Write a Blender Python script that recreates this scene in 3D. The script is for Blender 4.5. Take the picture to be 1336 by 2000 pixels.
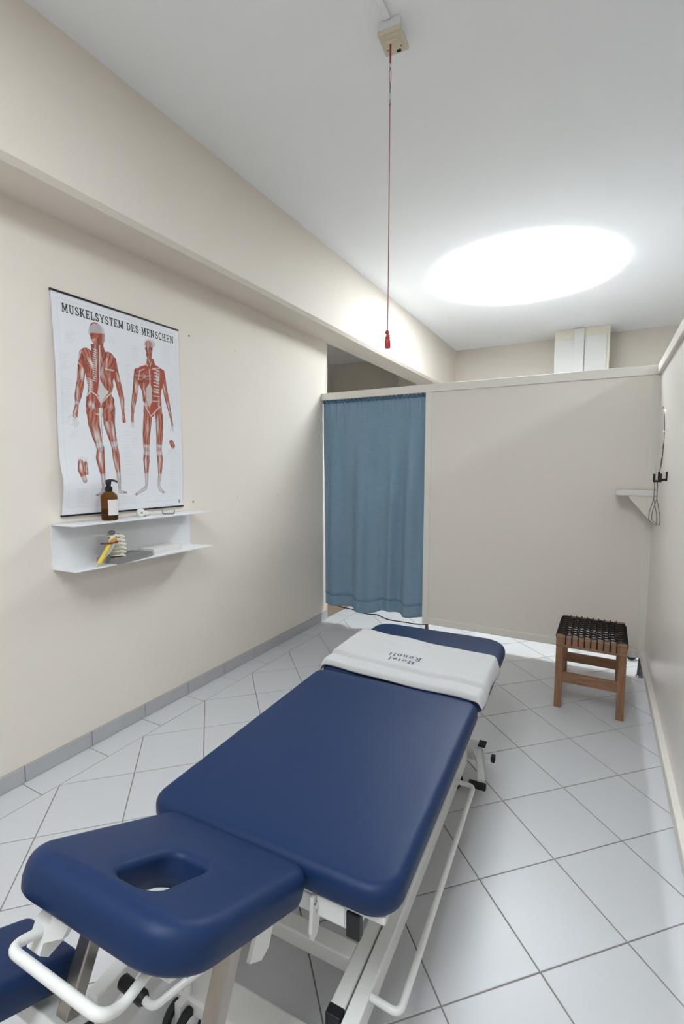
import bpy, bmesh, math, random
import numpy as np
from mathutils import Vector, Matrix
random.seed(4)
for o in list(bpy.data.objects): bpy.data.objects.remove(o)
SC = bpy.context.scene
COL = SC.collection
PI = math.pi

# ------------------------------------------------------------------ camera
FPX, YAW, PITCH, ROLL, CAMH = 929.98, 0.49819, 0.09066, 0.00142, 1.35
_fw = Vector((-math.sin(YAW)*math.cos(PITCH), math.cos(YAW)*math.cos(PITCH), -math.sin(PITCH)))
_r0 = Vector((math.cos(YAW), math.sin(YAW), 0)); _u0 = _r0.cross(_fw)
_r = _r0*math.cos(ROLL) + _u0*math.sin(ROLL); _u = -_r0*math.sin(ROLL) + _u0*math.cos(ROLL)
cam_d = bpy.data.cameras.new('camera'); cam = bpy.data.objects.new('camera', cam_d); COL.objects.link(cam)
cam_d.sensor_fit = 'VERTICAL'; cam_d.sensor_height = 36.0; cam_d.lens = FPX/2000*36
cam_d.clip_start = 0.02
m = Matrix.Identity(4)
for i in range(3):
    m[i][0] = _r[i]; m[i][1] = _u[i]; m[i][2] = -_fw[i]
m[2][3] = CAMH
cam.matrix_world = m
SC.camera = cam
def at(px, py, ax, val):
    """photo pixel -> point on the plane where coordinate ax equals val"""
    d = _fw + _r*((px-668)/FPX) - _u*((py-1000)/FPX)
    o = Vector((0, 0, CAMH)); return o + d*((val-o[ax])/d[ax])

# ------------------------------------------------------------------ light
SC.view_settings.view_transform = 'Standard'; SC.view_settings.look = 'None'
SC.view_settings.gamma = 1.0; SC.view_settings.use_curve_mapping = False
SC.view_settings.exposure = 0.31
SC.cycles.sample_clamp_indirect = 0.0
w = bpy.data.worlds.new('world'); SC.world = w; w.use_nodes = True
w.node_tree.nodes['Background'].inputs[0].default_value = (.75, .82, .9, 1)
w.node_tree.nodes['Background'].inputs[1].default_value = .3
def lamp(name, kind, loc, rot, energy, color, **kw):
    l = bpy.data.lights.new(name, kind); l.energy = energy; l.color = color
    for k, v in kw.items(): setattr(l, k, v)
    o = bpy.data.objects.new(name, l); COL.objects.link(o); o.location = loc; o.rotation_euler = rot
    return o
# up-lighter standing in the next cubicle, throwing its pool on the ceiling
lamp('uplighter_light', 'SPOT', (-.67, 4.45, 1.72), (PI, 0, 0), 1800, (.87, .95, 1.0),
     spot_size=math.radians(61), spot_blend=.85, shadow_soft_size=0.12)
lamp('uplighter_spill', 'SPOT', (-.67, 4.45, 1.72), (PI, 0, 0), 40, (.87, .95, 1.0), spot_size=math.radians(160), spot_blend=1.0, shadow_soft_size=.12)
# ceiling luminaires: one over the near end of the treatment room, one added as unseen fill in the wider room
lamp('unseen_ceiling_light', 'AREA', (-.5, -.4, 2.99), (0, 0, 0), 51, (.87, .95, 1.0), shape='RECTANGLE', size=.9, size_y=1.8)
lamp('unseen_ceiling_light', 'AREA', (2.3, 1.6, 2.99), (0, 0, 0), 38, (.87, .95, 1.0), shape='RECTANGLE', size=.6, size_y=1.2)
# unseen fill light added behind the camera, sized like a window
lamp('rear_fill_light', 'AREA', (.2, -2.55, 1.55), (PI/2, 0, 0), 3, (.87, .95, 1.0), shape='RECTANGLE', size=3.0, size_y=1.7)

# ------------------------------------------------------------------ materials
MATS = {}
def srgb(r, g, b):
    f = lambda c: (c/255/12.92 if c/255 <= .04045 else ((c/255+.055)/1.055)**2.4)
    return (f(r), f(g), f(b), 1)
def mat(name, col, rough=.5, metal=0, spec=.5, bump=0, bscale=200, var=0, vscale=8, trans=0, ior=1.45, sheen=0, coat=0, stretch=None):
    if name in MATS: return MATS[name]
    m = bpy.data.materials.new(name); m.use_nodes = True
    nt = m.node_tree; b = nt.nodes['Principled BSDF']
    c = col if len(col) == 4 else (*col, 1)
    b.inputs['Base Color'].default_value = c
    b.inputs['Roughness'].default_value = rough; b.inputs['Metallic'].default_value = metal
    b.inputs['Specular IOR Level'].default_value = spec
    b.inputs['Transmission Weight'].default_value = trans; b.inputs['IOR'].default_value = ior
    b.inputs['Sheen Weight'].default_value = sheen; b.inputs['Coat Weight'].default_value = coat
    tc = nt.nodes.new('ShaderNodeTexCoord'); mp = nt.nodes.new('ShaderNodeMapping')
    nt.links.new(tc.outputs['Object'], mp.inputs[0])
    if stretch: mp.inputs['Scale'].default_value = stretch
    if var:
        n = nt.nodes.new('ShaderNodeTexNoise'); n.inputs['Scale'].default_value = vscale; n.inputs['Detail'].default_value = 5
        nt.links.new(mp.outputs[0], n.inputs['Vector'])
        mx = nt.nodes.new('ShaderNodeMix'); mx.data_type = 'RGBA'
        mx.inputs[6].default_value = tuple(x*(1-var) for x in c[:3])+(1,)
        mx.inputs[7].default_value = tuple(min(1, x*(1+var)) for x in c[:3])+(1,)
        nt.links.new(n.outputs['Fac'], mx.inputs[0]); nt.links.new(mx.outputs[2], b.inputs['Base Color'])
    if bump:
        n = nt.nodes.new('ShaderNodeTexNoise'); n.inputs['Scale'].default_value = bscale; n.inputs['Detail'].default_value = 3
        nt.links.new(mp.outputs[0], n.inputs['Vector'])
        bp = nt.nodes.new('ShaderNodeBump'); bp.inputs['Strength'].default_value = bump; bp.inputs['Distance'].default_value = .002
        nt.links.new(n.outputs['Fac'], bp.inputs['Height']); nt.links.new(bp.outputs[0], b.inputs['Normal'])
    MATS[name] = m; return m
WALL = mat('wall_paint', (.82, .745, .66), .65, bump=.25, bscale=260, var=.02, vscale=3, spec=.3)
CEIL = mat('ceiling_paint', (.92, .92, .915), .8, bump=.2, bscale=180, spec=.2)
PANEL = mat('partition_laminate', (.85, .79, .71), .38, bump=.03, bscale=300, spec=.45)
GLOSS = mat('glossy_laminate', (.84, .80, .75), .27, bump=.04, bscale=12, spec=.5)
RAIL = mat('partition_rail', (.85, .81, .74), .4, spec=.4)
TRIM = mat('white_trim', (.82, .81, .79), .45)
TILE = mat('floor_tile_glaze', (.60, .60, .615), .34, bump=.12, bscale=60, var=.03, vscale=2.5)
GROUT = mat('grout', (.33, .29, .24), .9, bump=.3, bscale=300, var=.15, vscale=10)
SKIRT = mat('skirting_glaze', (.46, .455, .47), .4, var=.04)
WOODFL = mat('brown_floor', (.30, .22, .155), .5, var=.2, vscale=6, stretch=(1, 8, 1))
VINYL = mat('blue_vinyl', (.008, .027, .092), .44, bump=.15, bscale=700, spec=.30)
WHITEM = mat('white_enamel', (.78, .775, .75), .32, spec=.5, coat=.2)
BLACKP = mat('black_plastic', (.008, .009, .011), .45)
STEEL = mat('brushed_steel', (.42, .385, .35), .32, metal=1, var=.1, vscale=30, stretch=(1, 1, .05))
CHROME = mat('chrome', (.7, .7, .7), .15, metal=1)
TOWEL = mat('white_terry', (.68, .67, .67), .95, bump=.9, bscale=900, spec=.1, sheen=.3)
INK = mat('dark_ink', (.018, .02, .03), .6)
NAVYTHREAD = mat('navy_thread', (.11, .12, .17), .8)
CREAM = mat('cream_plastic', (.66, .58, .44), .4)
WHITEP = mat('white_plastic', (.80, .81, .82), .4)
REDP = mat('red_plastic', (.42, .03, .028), .3, spec=.6)
REDC = mat('red_cord', (.30, .045, .04), .7)
DARKRED = mat('dark_red_lens', (.035, .004, .006), .2)
ACACIA = mat('acacia_wood', (.29, .15, .08), .5, var=.55, vscale=14, stretch=(6, 6, .7), bump=.15, bscale=60)
ACACIAH = mat('acacia_wood_rail', (.28, .145, .08), .5, var=.6, vscale=14, stretch=(.7, 6, 6), bump=.15, bscale=60)
ROPE = mat('black_rope', (.009, .010, .011), .8, bump=.6, bscale=500)
SHELFM = mat('white_powder_coat', (.83, .83, .84), .5)
AMBER = mat('amber_glass', (.30, .125, .028), .06, trans=.85, ior=1.2, spec=.6)
LIQ = mat('amber_liquid', (.085, .038, .010), .12, spec=.5)
LABELM = mat('paper_label', (.78, .72, .72), .7)
GLASS = mat('clear_glass', (.95, .97, .97), .03, trans=1, ior=1.45)
BONE = mat('bone_plastic', (.74, .69, .57), .45, var=.1, vscale=40)
YELLOW = mat('yellow_ligament', (.78, .58, .08), .45)
ORANGE = mat('orange_band', (.55, .25, .05), .5)
BROWNROD = mat('brown_rod', (.16, .05, .035), .4)
GREYBK = mat('grey_cloth_cover', (.255, .24, .235), .75, bump=.3, bscale=400)
OFFW = mat('off_white_card', (.76, .74, .70), .6)
SILVER = mat('mirror_silver', (.9, .91, .91), .02, metal=1)
BRASS = mat('dark_wire', (.11, .08, .06), .4, metal=.7)
CABLEM = mat('black_cable', (.012, .014, .016), .5)
RUBBER = mat('black_rubber', (.015, .016, .018), .6)
DARKMET = mat('dark_metal', (.16, .15, .155), .4, metal=.8)
CABW = mat('cabinet_white', (.76, .74, .70), .5)
CABWARM = mat('cabinet_warm_lit', (.82, .76, .62), .5)  # warm light along the cupboard top, put into the carcass colour

# curtain fabric: fine horizontal slub weave
CURT = mat('blue_linen', (.24, .36, .46), .9, spec=.1, sheen=.15, var=.12, vscale=35, stretch=(.35, 1, 4), bump=.5, bscale=240)
CURTD = mat('blue_linen_heading', (.11, .20, .31), .95, spec=.1, bump=.6, bscale=300)

CURTS = mat('blue_linen_seam', (.175, .285, .385), .95, spec=.1)

# ------------------------------------------------------------------ mesh helpers
class MB:
    def __init__(s): s.v = []; s.f = []; s.sm = []
    def add(s, vs, fs, smooth=False):
        n = len(s.v); s.v += [tuple(v) for v in vs]
        for f in fs: s.f.append(tuple(i+n for i in f)); s.sm.append(smooth)
        return s
    def box(s, x0, x1, y0, y1, z0, z1, bev=0):
        if bev:
            bm = bmesh.new(); bmesh.ops.create_cube(bm, size=1)
            for v in bm.verts: v.co = Vector(((x0+x1)/2+v.co.x*(x1-x0), (y0+y1)/2+v.co.y*(y1-y0), (z0+z1)/2+v.co.z*(z1-z0)))
            bmesh.ops.bevel(bm, geom=list(bm.edges), offset=bev, segments=2, affect='EDGES', profile=.5)
            bm.verts.index_update()
            s.add([v.co.copy() for v in bm.verts], [[v.index for v in f.verts] for f in bm.faces]); bm.free(); return s
        vs = [(x, y, z) for z in (z0, z1) for y in (y0, y1) for x in (x0, x1)]
        return s.add(vs, [(0, 2, 3, 1), (4, 5, 7, 6), (0, 1, 5, 4), (2, 6, 7, 3), (0, 4, 6, 2), (1, 3, 7, 5)])
    def prism(s, poly, d, smooth=False):
        n = len(poly); d = Vector(d); P = [Vector(p) for p in poly]
        return s.add(P+[p+d for p in P], [tuple(range(n))[::-1], tuple(range(n, 2*n))]+[(i, (i+1) % n, (i+1) % n+n, i+n) for i in range(n)], smooth)
    def bar(s, a, b, wd, hg, up=(0, 0, 1)):
        a = Vector(a); b = Vector(b); d = (b-a).normalized(); up = Vector(up)
        sx = d.cross(up).normalized()*wd/2; sz = sx.cross(d).normalized()*hg/2
        return s.prism([a-sx-sz, a+sx-sz, a+sx+sz, a-sx+sz], b-a)
    def tube(s, pts, r, n=10, closed=False, caps=True):
        P = [Vector(p) for p in pts]; R = r if isinstance(r, (list, tuple)) else [r]*len(P)
        N = len(P); vs = []; prev = None
        for i, p in enumerate(P):
            if closed: t = (P[(i+1) % N]-P[i-1])
            else: t = P[min(i+1, N-1)]-P[max(i-1, 0)]
            t.normalize()
            if prev is None:
                a = Vector((0, 0, 1)) if abs(t.z) < .9 else Vector((1, 0, 0))
                prev = t.cross(a).normalized()
            prev = (prev-t*prev.dot(t)).normalized(); q = t.cross(prev)
            for k in range(n):
                an = 2*PI*k/n; vs.append(p+(prev*math.cos(an)+q*math.sin(an))*R[i])
        fs = []
        for i in range(N if closed else N-1):
            j = (i+1) % N
            for k in range(n): fs.append((i*n+k, i*n+(k+1) % n, j*n+(k+1) % n, j*n+k))
        if caps and not closed: fs += [tuple(range(n))[::-1], tuple(range((N-1)*n, N*n))]
        return s.add(vs, fs, True)
    def lathe(s, prof, o=(0, 0, 0), ax=(0, 0, 1), n=28, cap=True):
        o = Vector(o); ax = Vector(ax).normalized()
        a = Vector((0, 0, 1)) if abs(ax.z) < .9 else Vector((1, 0, 0))
        p = ax.cross(a).normalized(); q = ax.cross(p); vs = []; fs = []
        for r, h in prof:
            for k in range(n):
                an = 2*PI*k/n; vs.append(o+ax*h+(p*math.cos(an)+q*math.sin(an))*r)
        for i in range(len(prof)-1):
            for k in range(n): fs.append((i*n+k, i*n+(k+1) % n, (i+1)*n+(k+1) % n, (i+1)*n+k))
        if cap: fs += [tuple(range(n))[::-1], tuple(range((len(prof)-1)*n, len(prof)*n))]
        return s.add(vs, fs, True)
    def xf(s, M): s.v = [tuple(M @ Vector(v)) for v in s.v]; return s
    def build(s, name, material, parent=None, auto=True):
        me = bpy.data.meshes.new(name); me.from_pydata(s.v, [], s.f)
        me.polygons.foreach_set('use_smooth', s.sm)
        bm = bmesh.new(); bm.from_mesh(me); bmesh.ops.recalc_face_normals(bm, faces=bm.faces)
        if auto:
            for e in bm.edges:
                if len(e.link_faces) == 2 and e.calc_face_angle(0) > math.radians(38): e.smooth = False
        bm.to_mesh(me); bm.free()
        me.materials.append(material)
        o = bpy.data.objects.new(name, me); COL.objects.link(o)
        if parent: o.parent = parent
        return o
def smoothpath(pts, rad=.03, seg=5):
    P = [Vector(p) for p in pts]; out = [P[0]]
    for i in range(1, len(P)-1):
        a = (P[i-1]-P[i]); b = (P[i+1]-P[i]); r = min(rad, a.length*.45, b.length*.45)
        p0 = P[i]+a.normalized()*r; p1 = P[i]+b.normalized()*r
        for k in range(seg+1):
            t = k/seg; out.append(p0*(1-t)**2+P[i]*2*t*(1-t)+p1*t*t)
    return out+[P[-1]]
def empty(name, loc=(0, 0, 0), rz=0):
    o = bpy.data.objects.new(name, None); COL.objects.link(o); o.location = loc; o.rotation_euler = (0, 0, rz)
    o.empty_display_size = .05; return o
def tag(o, label, cat, group=None):
    o['label'] = label; o['category'] = cat
    if group: o['group'] = group
    return o
def struct(o, label=None):
    o['kind'] = 'structure'
    if label: o['label'] = label
    return o
def B(*a, **k): return MB().box(*a, **k)

# ------------------------------------------------------------------ room shell
XW, YE, YB, ZC, ZS, XB = -2.134, 3.63, 6.83, 3.01, 2.43, -1.882
XR, YP = .292, 3.56
XE, YF = 4.1, -2.7
fl = struct(B(-4.1, XE, YF, YB+.15, -.12, -.004).build('floor', GROUT), 'pale tiled floor laid on the diagonal')
# tiles: one object each, clipped to the field inside the border strip
def clip(poly, f):
    out = []
    for i in range(len(poly)):
        a, b = poly[i], poly[(i+1) % len(poly)]; fa, fb = f(a), f(b)
        if fa >= 0: out.append(a)
        if (fa >= 0) != (fb >= 0):
            t = fa/(fa-fb); out.append((a[0]+(b[0]-a[0])*t, a[1]+(b[1]-a[1])*t))
    return out
HX, HY, X0, Y0, SH = .2105, .2128, -.086, 2.131, -.0053
XBD = -1.981
def corner(i, j): return (X0+i*HX, Y0+j*HY+i*SH)
J = .0021
tile_full = None
def tile_obj(poly, name='tile', parent=fl, material=TILE, z0=-.006, z1=0.0, be=.0012):
    cx = sum(p[0] for p in poly)/len(poly); cy = sum(p[1] for p in poly)/len(poly)
    def ins(d): 
        out = []
        for x, y in poly:
            l = math.hypot(x-cx, y-cy); k = max(0, 1-d/l) if l > 1e-6 else 1
            out.append((cx+(x-cx)*k, cy+(y-cy)*k))
        return out
    n = len(poly); a, b = poly, ins(be*1.4)
    vs = [(x-cx, y-cy, z0) for x, y in a]+[(x-cx, y-cy, z1-be*.6) for x, y in a]+[(x-cx, y-cy, z1) for x, y in b]
    fs = [tuple(range(2*n, 3*n))]
    for L in (0, 1):
        for i in range(n): fs.append((L*n+i, L*n+(i+1) % n, (L+1)*n+(i+1) % n, (L+1)*n+i))
    o = MB().add(vs, fs).build(name, material, parent); o.location = (cx, cy, 0); return o
XMAX, YMIN, YMAX = 1.0, -.55, 5.0
for i in range(-12, 8):
    for j in range(-16, 16):
        if (i+j) % 2 == 0: continue
        c = corner(i, j)
        poly = [(c[0]-HX+J*1.4, c[1]-SH), (c[0], c[1]-HY+J*1.4), (c[0]+HX-J*1.4, c[1]+SH), (c[0], c[1]+HY-J*1.4)]
        full = len(poly)
        poly = clip(poly, lambda p: p[0]-(XBD+J)); poly = clip(poly, lambda p: XMAX-p[0]) if poly else poly
        poly = clip(poly, lambda p: p[1]-YMIN) if poly else poly; poly = clip(poly, lambda p: YMAX-p[1]) if poly else poly
        if len(poly) < 3: continue
        A = abs(sum(poly[k][0]*poly[(k+1) % len(poly)][1]-poly[(k+1) % len(poly)][0]*poly[k][1] for k in range(len(poly))))/2
        if A < .0006: continue
        inner = min(p[0] for p in poly) > XBD+J+1e-4 and len(poly) == 4 and A > .088
        if inner:
            if tile_full is None: tile_full = tile_obj(poly)
            else:
                o = tile_full.copy(); COL.objects.link(o); o.location = (c[0], c[1], 0); o.parent = fl
        else: tile_obj(poly)
# border strip and skirting along the left wall
y = 1.041-.305*5; bt = None
while y < 5.0:
    y1 = y+.305
    if y > YMIN-.3:
        if bt is None: bt = tile_obj([(-2.133, y+J), (XBD-J, y+J), (XBD-J, y1-J), (-2.133, y1-J)])
        else:
            o = bt.copy(); COL.objects.link(o); o.location = ((-2.133+XBD-J)/2, (y+y1)/2, 0); o.parent = fl
    y = y1
# floor beyond the built tiles (out of sight): same tiles as one sheet
mtf = mat('far_floor_tiles', (.60, .60, .615), .34)
nt = mtf.node_tree; br = nt.nodes.new('ShaderNodeTexBrick'); tc = nt.nodes.new('ShaderNodeTexCoord'); mp = nt.nodes.new('ShaderNodeMapping')
mp.inputs['Rotation'].default_value = (0, 0, PI/4); nt.links.new(tc.outputs['Object'], mp.inputs[0]); nt.links.new(mp.outputs[0], br.inputs['Vector'])
br.offset = 0; br.inputs['Scale'].default_value = 1; br.inputs['Brick Width'].default_value = .2995; br.inputs['Row Height'].default_value = .2995
br.inputs['Mortar Size'].default_value = .002; br.inputs['Color1'].default_value = (.60, .60, .615, 1); br.inputs['Color2'].default_value = (.60, .60, .615, 1); br.inputs['Mortar'].default_value = (.33, .29, .24, 1)
nt.links.new(br.outputs['Color'], nt.nodes['Principled BSDF'].inputs['Base Color'])
mb = MB()
for a in ((XMAX, XE, YF, YB), (-2.134, XMAX, YF, YMIN), (-2.134, XMAX, YMAX, YB)): mb.box(*a, -.0045, 0)
mb.build('tile_sheet', mtf, fl)
struct(B(-4.0, -2.136, YE-.02, YB, -.0045, 0.0).build('floor_side', WOODFL), 'brown wooden floor of the side space past the wall end')

wl = struct(B(-2.30, XW, YF, YE, 0, ZC).build('wall_left', WALL), 'cream painted wall with the poster and shelf')
struct(B(-2.31, XW+.004, YE, YE+.012, 0, ZS).build('trim_1', TRIM), 'white corner trim at the end of the cream wall')
bb = struct(empty('baseboard_left', (0, 0, 0)), 'grey glazed skirting tiles along the cream wall'); bb['kind'] = 'structure'
y = 1.053-.3085*6; sk = None
while y < YE-.02:
    y1 = min(y+.3085, YE)
    mk = abs(y1-y-.3085) < 1e-4
    if sk is None or not mk:
        o = B(XW, XW+.010, -(y1-y)/2+.0015, (y1-y)/2-.0015, .001, .072, bev=.0015).build('skirting_tile', SKIRT, bb)
        o.location = (0, (y+y1)/2, 0)
        if mk: sk = o
    else:
        o = sk.copy(); COL.objects.link(o); o.location = (0, (y+y1)/2, 0)
    o.parent = bb; y = y1
B(XW, XW+.004, YF, YE, 0, .0725).build('skirting_grout', GROUT, bb)
# beam with its small bevelled lower edge
bv = .022
struct(MB().prism([(XW, YF, ZS), (XB-bv, YF, ZS), (XB, YF, ZS+bv), (XB, YF, ZC), (XW, YF, ZC)], (0, YB-YF, 0)).build('beam_ceiling', WALL), 'cream ceiling beam running above the poster wall')
struct(B(-4.1, XE, YF, YB+.15, ZC, ZC+.12).build('ceiling', CEIL), 'white painted ceiling')
struct(B(-4.1, XE, YB, YB+.15, 0, ZC).build('wall_back', WALL), 'cream far wall beyond the partition')
struct(B(-2.50, XW, 6.2, YB, 0, ZC).build('wall_pier', WALL), 'shallow pier on the far wall under the beam')
struct(B(-4.1, -3.9, YE-.15, YB, 0, ZC).build('wall_side', WALL), 'wall of the side space past the wall end')
struct(B(-4.1, -2.30, YE-.15, YE, 0, ZC).build('wall_return', WALL), 'return wall of the side space')
# outer walls with window openings added to let sky light in
mb = MB()
wx0, wx1, wz0, wz1 = -1.35, 1.75, .68, 2.62
mb.box(-2.3, wx0, YF-.15, YF, 0, ZC); mb.box(wx1, XE, YF-.15, YF, 0, ZC); mb.box(wx0, wx1, YF-.15, YF, 0, wz0); mb.box(wx0, wx1, YF-.15, YF, wz1, ZC)
struct(mb.build('wall_front', WALL), 'wall behind the camera with an added window opening')
mb = MB(); sy0, sy1, sz0, sz1 = .65, 3.75, .92, 2.58
mb.box(XE-.1, XE, YF, sy0, 0, ZC); mb.box(XE-.1, XE, sy1, YB, 0, ZC); mb.box(XE-.1, XE, sy0, sy1, 0, sz0); mb.box(XE-.1, XE, sy0, sy1, sz1, ZC)
struct(mb.build('wall_right', WALL), 'outer wall of the wider room')

# ------------------------------------------------------------------ partition across the room
pt = struct(empty('wall_partition', (0, YP, 0)), 'cream laminate partition on metal feet with a curtained doorway')
def pbox(name, x0, x1, y0, y1, z0, z1, m_, bev=.003, parent=None):
    return B(x0, x1, y0, y1, z0, z1, bev=bev).build(name, m_, parent or pt)
pbox('top_rail', XW+.001, .300, -.012, .036, 1.930, 1.988, RAIL)
pbox('stile', -1.207, -1.158, -.008, .030, .125, 1.930, RAIL)
pbox('stile', .252, .297, -.004, .030, .125, 1.930, RAIL)
pbox('panel', -1.158, .252, 0, .018, .176, 1.930, PANEL, bev=0)
pbox('bottom_rail', -1.158, .252, -.012, .030, .125, .178, RAIL, bev=.005)
for x in (-1.172, .275):
    lg = MB().tube([(x, .01, .126), (x, .01, .004)], [.012, .018], 14).build('leg', DARKMET, pt)
    MB().lathe([(.026, 0), (.026, .004), (.012, .012)], (x, .01, 0), n=16).build('foot_plate', DARKMET, lg)
# partition along the right
pr = struct(empty('wall_partition_right', (XR, 0, 0)), 'glossy cream laminate partition along the right')
Y0R = -2.2
B(0, .018, Y0R, YP-.004, .176, 1.930).build('panel', GLOSS, pr)
B(-.018, .03, Y0R, YP-.012, 1.930, 1.990, bev=.004).build('top_rail', RAIL, pr)
B(-.024, .03, Y0R, YP-.012, .125, .178, bev=.006).build('bottom_rail', RAIL, pr)
for y in (2.0, .4, -1.2):
    if y < 1.6:
        lg = MB().tube([(.012, y, .126), (.012, y, .004)], .011, 12).build('leg', DARKMET, pr)
        MB().lathe([(.026, 0), (.026, .004), (.012, .012)], (.012, y, 0), n=16).build('foot_plate', DARKMET, lg)

# ------------------------------------------------------------------ curtain
cu = tag(empty('doorway_curtain', (0, YP+.02, 0)), 'blue linen curtain hanging in the partition doorway', 'curtain')
cx0, cx1 = -2.128, -1.209
def curt_y(u, h):
    """u 0..1 across, h 0..1 from the top: gathers at the top open into wide folds"""
    g = .0045*math.sin(u*150)*math.exp(-h*16)+.003*math.sin(u*97+1)*math.exp(-h*9)
    k = min(1, h*3.0)
    f = .013*math.sin(u*25+1.2+.6*math.sin(u*7)) + .008*math.sin(u*41+2.1*h) + .010*math.sin(u*13.5-.8)
    a = 1.7*(.55+.75*u)*k*(.6+.5*h)
    return g + f*a
mb = MB(); NU, NV = 260, 90; vs = []; fs = []
for j in range(NV+1):
    h = j/NV
    for i in range(NU+1):
        u = i/NU
        zb = .152+.012*math.sin(u*9+1.0)-.012*math.sin(u*17)+.012*(u-.5)
        z = 1.918-(1.918-zb)*h
        x = cx0+(cx1-cx0)*u + (.012*h*(1-u) - .006*h*u) + .004*math.sin(u*50)*min(1, h*2)
        hem = .0022 if abs(h-.945) < .006 else 0
        vs.append((x, curt_y(u, h)-.004+hem, z))
for j in range(NV):
    for i in range(NU): a = j*(NU+1)+i; fs.append((a, a+1, a+NU+2, a+NU+1))
cl = mb.add(vs, fs, True).build('cloth', CURT, cu, auto=False)
sm = cl.modifiers.new('thick', 'SOLIDIFY'); sm.thickness = .0012
mb = MB(); vs = []; fs = []
for j in range(5):
    for i in range(NU+1):
        u = i/NU; z = 1.926+.004*math.sin(u*170)-.024*j/4
        vs.append((cx0+(cx1-cx0)*u, curt_y(u, 0)-.008-.004*math.sin(PI*j/4)+.002*math.sin(u*240), z))
for j in range(4):
    for i in range(NU): a = j*(NU+1)+i; fs.append((a, a+1, a+NU+2, a+NU+1))
hd = mb.add(vs, fs, True).build('heading_tape', CURTD, cu, auto=False)
hd.modifiers.new('thick', 'SOLIDIFY').thickness = .0015
mb = MB(); vs = []; fs = []
for j in range(4):
    for i in range(NU+1):
        u = i/NU; h = .935+.012*j/3
        zb = .152+.012*math.sin(u*9+1.0)-.012*math.sin(u*17)+.012*(u-.5)
        x = cx0+(cx1-cx0)*u + (.012*h*(1-u) - .006*h*u) + .004*math.sin(u*50)
        vs.append((x, curt_y(u, h)-.004-.0035*math.sin(PI*j/3)-.0012, 1.918-(1.918-zb)*h))
for j in range(3):
    for i in range(NU): a = j*(NU+1)+i; fs.append((a, a+1, a+NU+2, a+NU+1))
mb.add(vs, fs, True).build('hem_seam', CURTS, cu, auto=False)
MB().tube([(cx0-.004, .006, 1.923), (cx1+.001, .006, 1.923)], .004, 8).build('rod', WHITEM, cu)

# ------------------------------------------------------------------ treatment table
tb = tag(empty('treatment_table', (-.66, .78, 0), math.radians(2.2)), 'height-adjustable treatment table with navy vinyl pads on a white steel frame', 'treatment table')
def rrect(u0, u1, v0, v1, radii, n=9, sub=6):
    """rounded rectangle outline, radii for (u0v0, u1v0, u1v1, u0v1), constant vertex count"""
    out = []
    cs = [(u0, v0, 1, 1, PI), (u1, v0, -1, 1, 1.5*PI), (u1, v1, -1, -1, 0), (u0, v1, 1, -1, .5*PI)]
    arcs = []
    for (cu_, cv, su, sv, a0), r in zip(cs, radii):
        arcs.append([(cu_+su*r+r*math.cos(a0+k/n*PI/2), cv+sv*r+r*math.sin(a0+k/n*PI/2)) for k in range(n+1)])
    for i in range(4):
        out += arcs[i]; a = arcs[i][-1]; b = arcs[(i+1) % 4][0]
        for k in range(1, sub): out.append((a[0]+(b[0]-a[0])*k/sub, a[1]+(b[1]-a[1])*k/sub))
    return out
def pad_mesh(u0, u1, v0, v1, radii, z0, z1, er=.026, crown=.004, hole=None):
    mb = MB(); loops = []; T = z1-z0
    prof = [(er*.35, z0), (.004, z0+.006), (0, z0+T*.3), (0, z1-er)]
    for k in range(1, 7):
        a = k/6*PI/2; prof.append((er*(1-math.cos(a)), z1-er+er*math.sin(a)))
    def lp(d, z): return [(p[0], p[1], z) for p in rrect(u0+d, u1-d, v0+d, v1-d, [max(.004, r-d) for r in radii])]
    for d, z in prof: loops.append(lp(d, z))
    n = len(loops[0])
    top = loops[-1]
    if hole:
        hu0, hu1, hv0, hv1, hr = hole; hz = .016
        H = lambda d, z: [(p[0], p[1], z) for p in rrect(hu0-d, hu1+d, hv0-d, hv1+d, [r+d for r in hr])]
        h_out = H(hz, z1+crown*.6)
        for k in range(1, 6):
            t = k/6; loops.append([(a[0]*(1-t)+b[0]*t, a[1]*(1-t)+b[1]*t, z1+crown*math.sin(min(1, t*2)*PI/2)*.8) for a, b in zip(top, h_out)])
        for k in range(0, 6):
            a = k/5*PI/2; loops.append(H(hz*(1-math.sin(a)), z1+crown*.6-hz*(1-math.cos(a))))
        loops.append(H(.004, (z0+z1)/2-.010)); loops.append(H(.016, z0))
        loops.append([(a[0]*.999, a[1]*.999, z0) for a in loops[0]][:]) if False else None
    else:
        cu_, cv = (u0+u1)/2, (v0+v1)/2
        for k in range(1, 9):
            t = k/9; loops.append([(cu_+(p[0]-cu_)*(1-t), cv+(p[1]-cv)*(1-t), z1+crown*math.sin(t*PI/2)) for p in top])
    vs = [p for L in loops for p in L]; fs = []
    for i in range(len(loops)-1):
        for k in range(n): fs.append((i*n+k, i*n+(k+1) % n, (i+1)*n+(k+1) % n, (i+1)*n+k))
    if hole: 
        L = len(loops)-1
        for k in range(n): fs.append((L*n+k, L*n+(k+1) % n, (k+1) % n, k))
    else: fs += [tuple(range((len(loops)-1)*n, len(loops)*n)), tuple(range(n))[::-1]]
    return mb.add(vs, fs, True)
ZT = .505
def seam(u0, u1, v0, v1, radii, z, parent):
    MB().tube([(p[0], p[1], z) for p in rrect(u0, u1, v0, v1, radii)], .0022, 6, closed=True).build('seam_piping', VINYL, parent)
mp_ = pad_mesh(-.338, .342, .010, .925, (.055, .075, .06, .05), ZT-.066, ZT).build('main_pad', VINYL, tb, auto=False)
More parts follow.
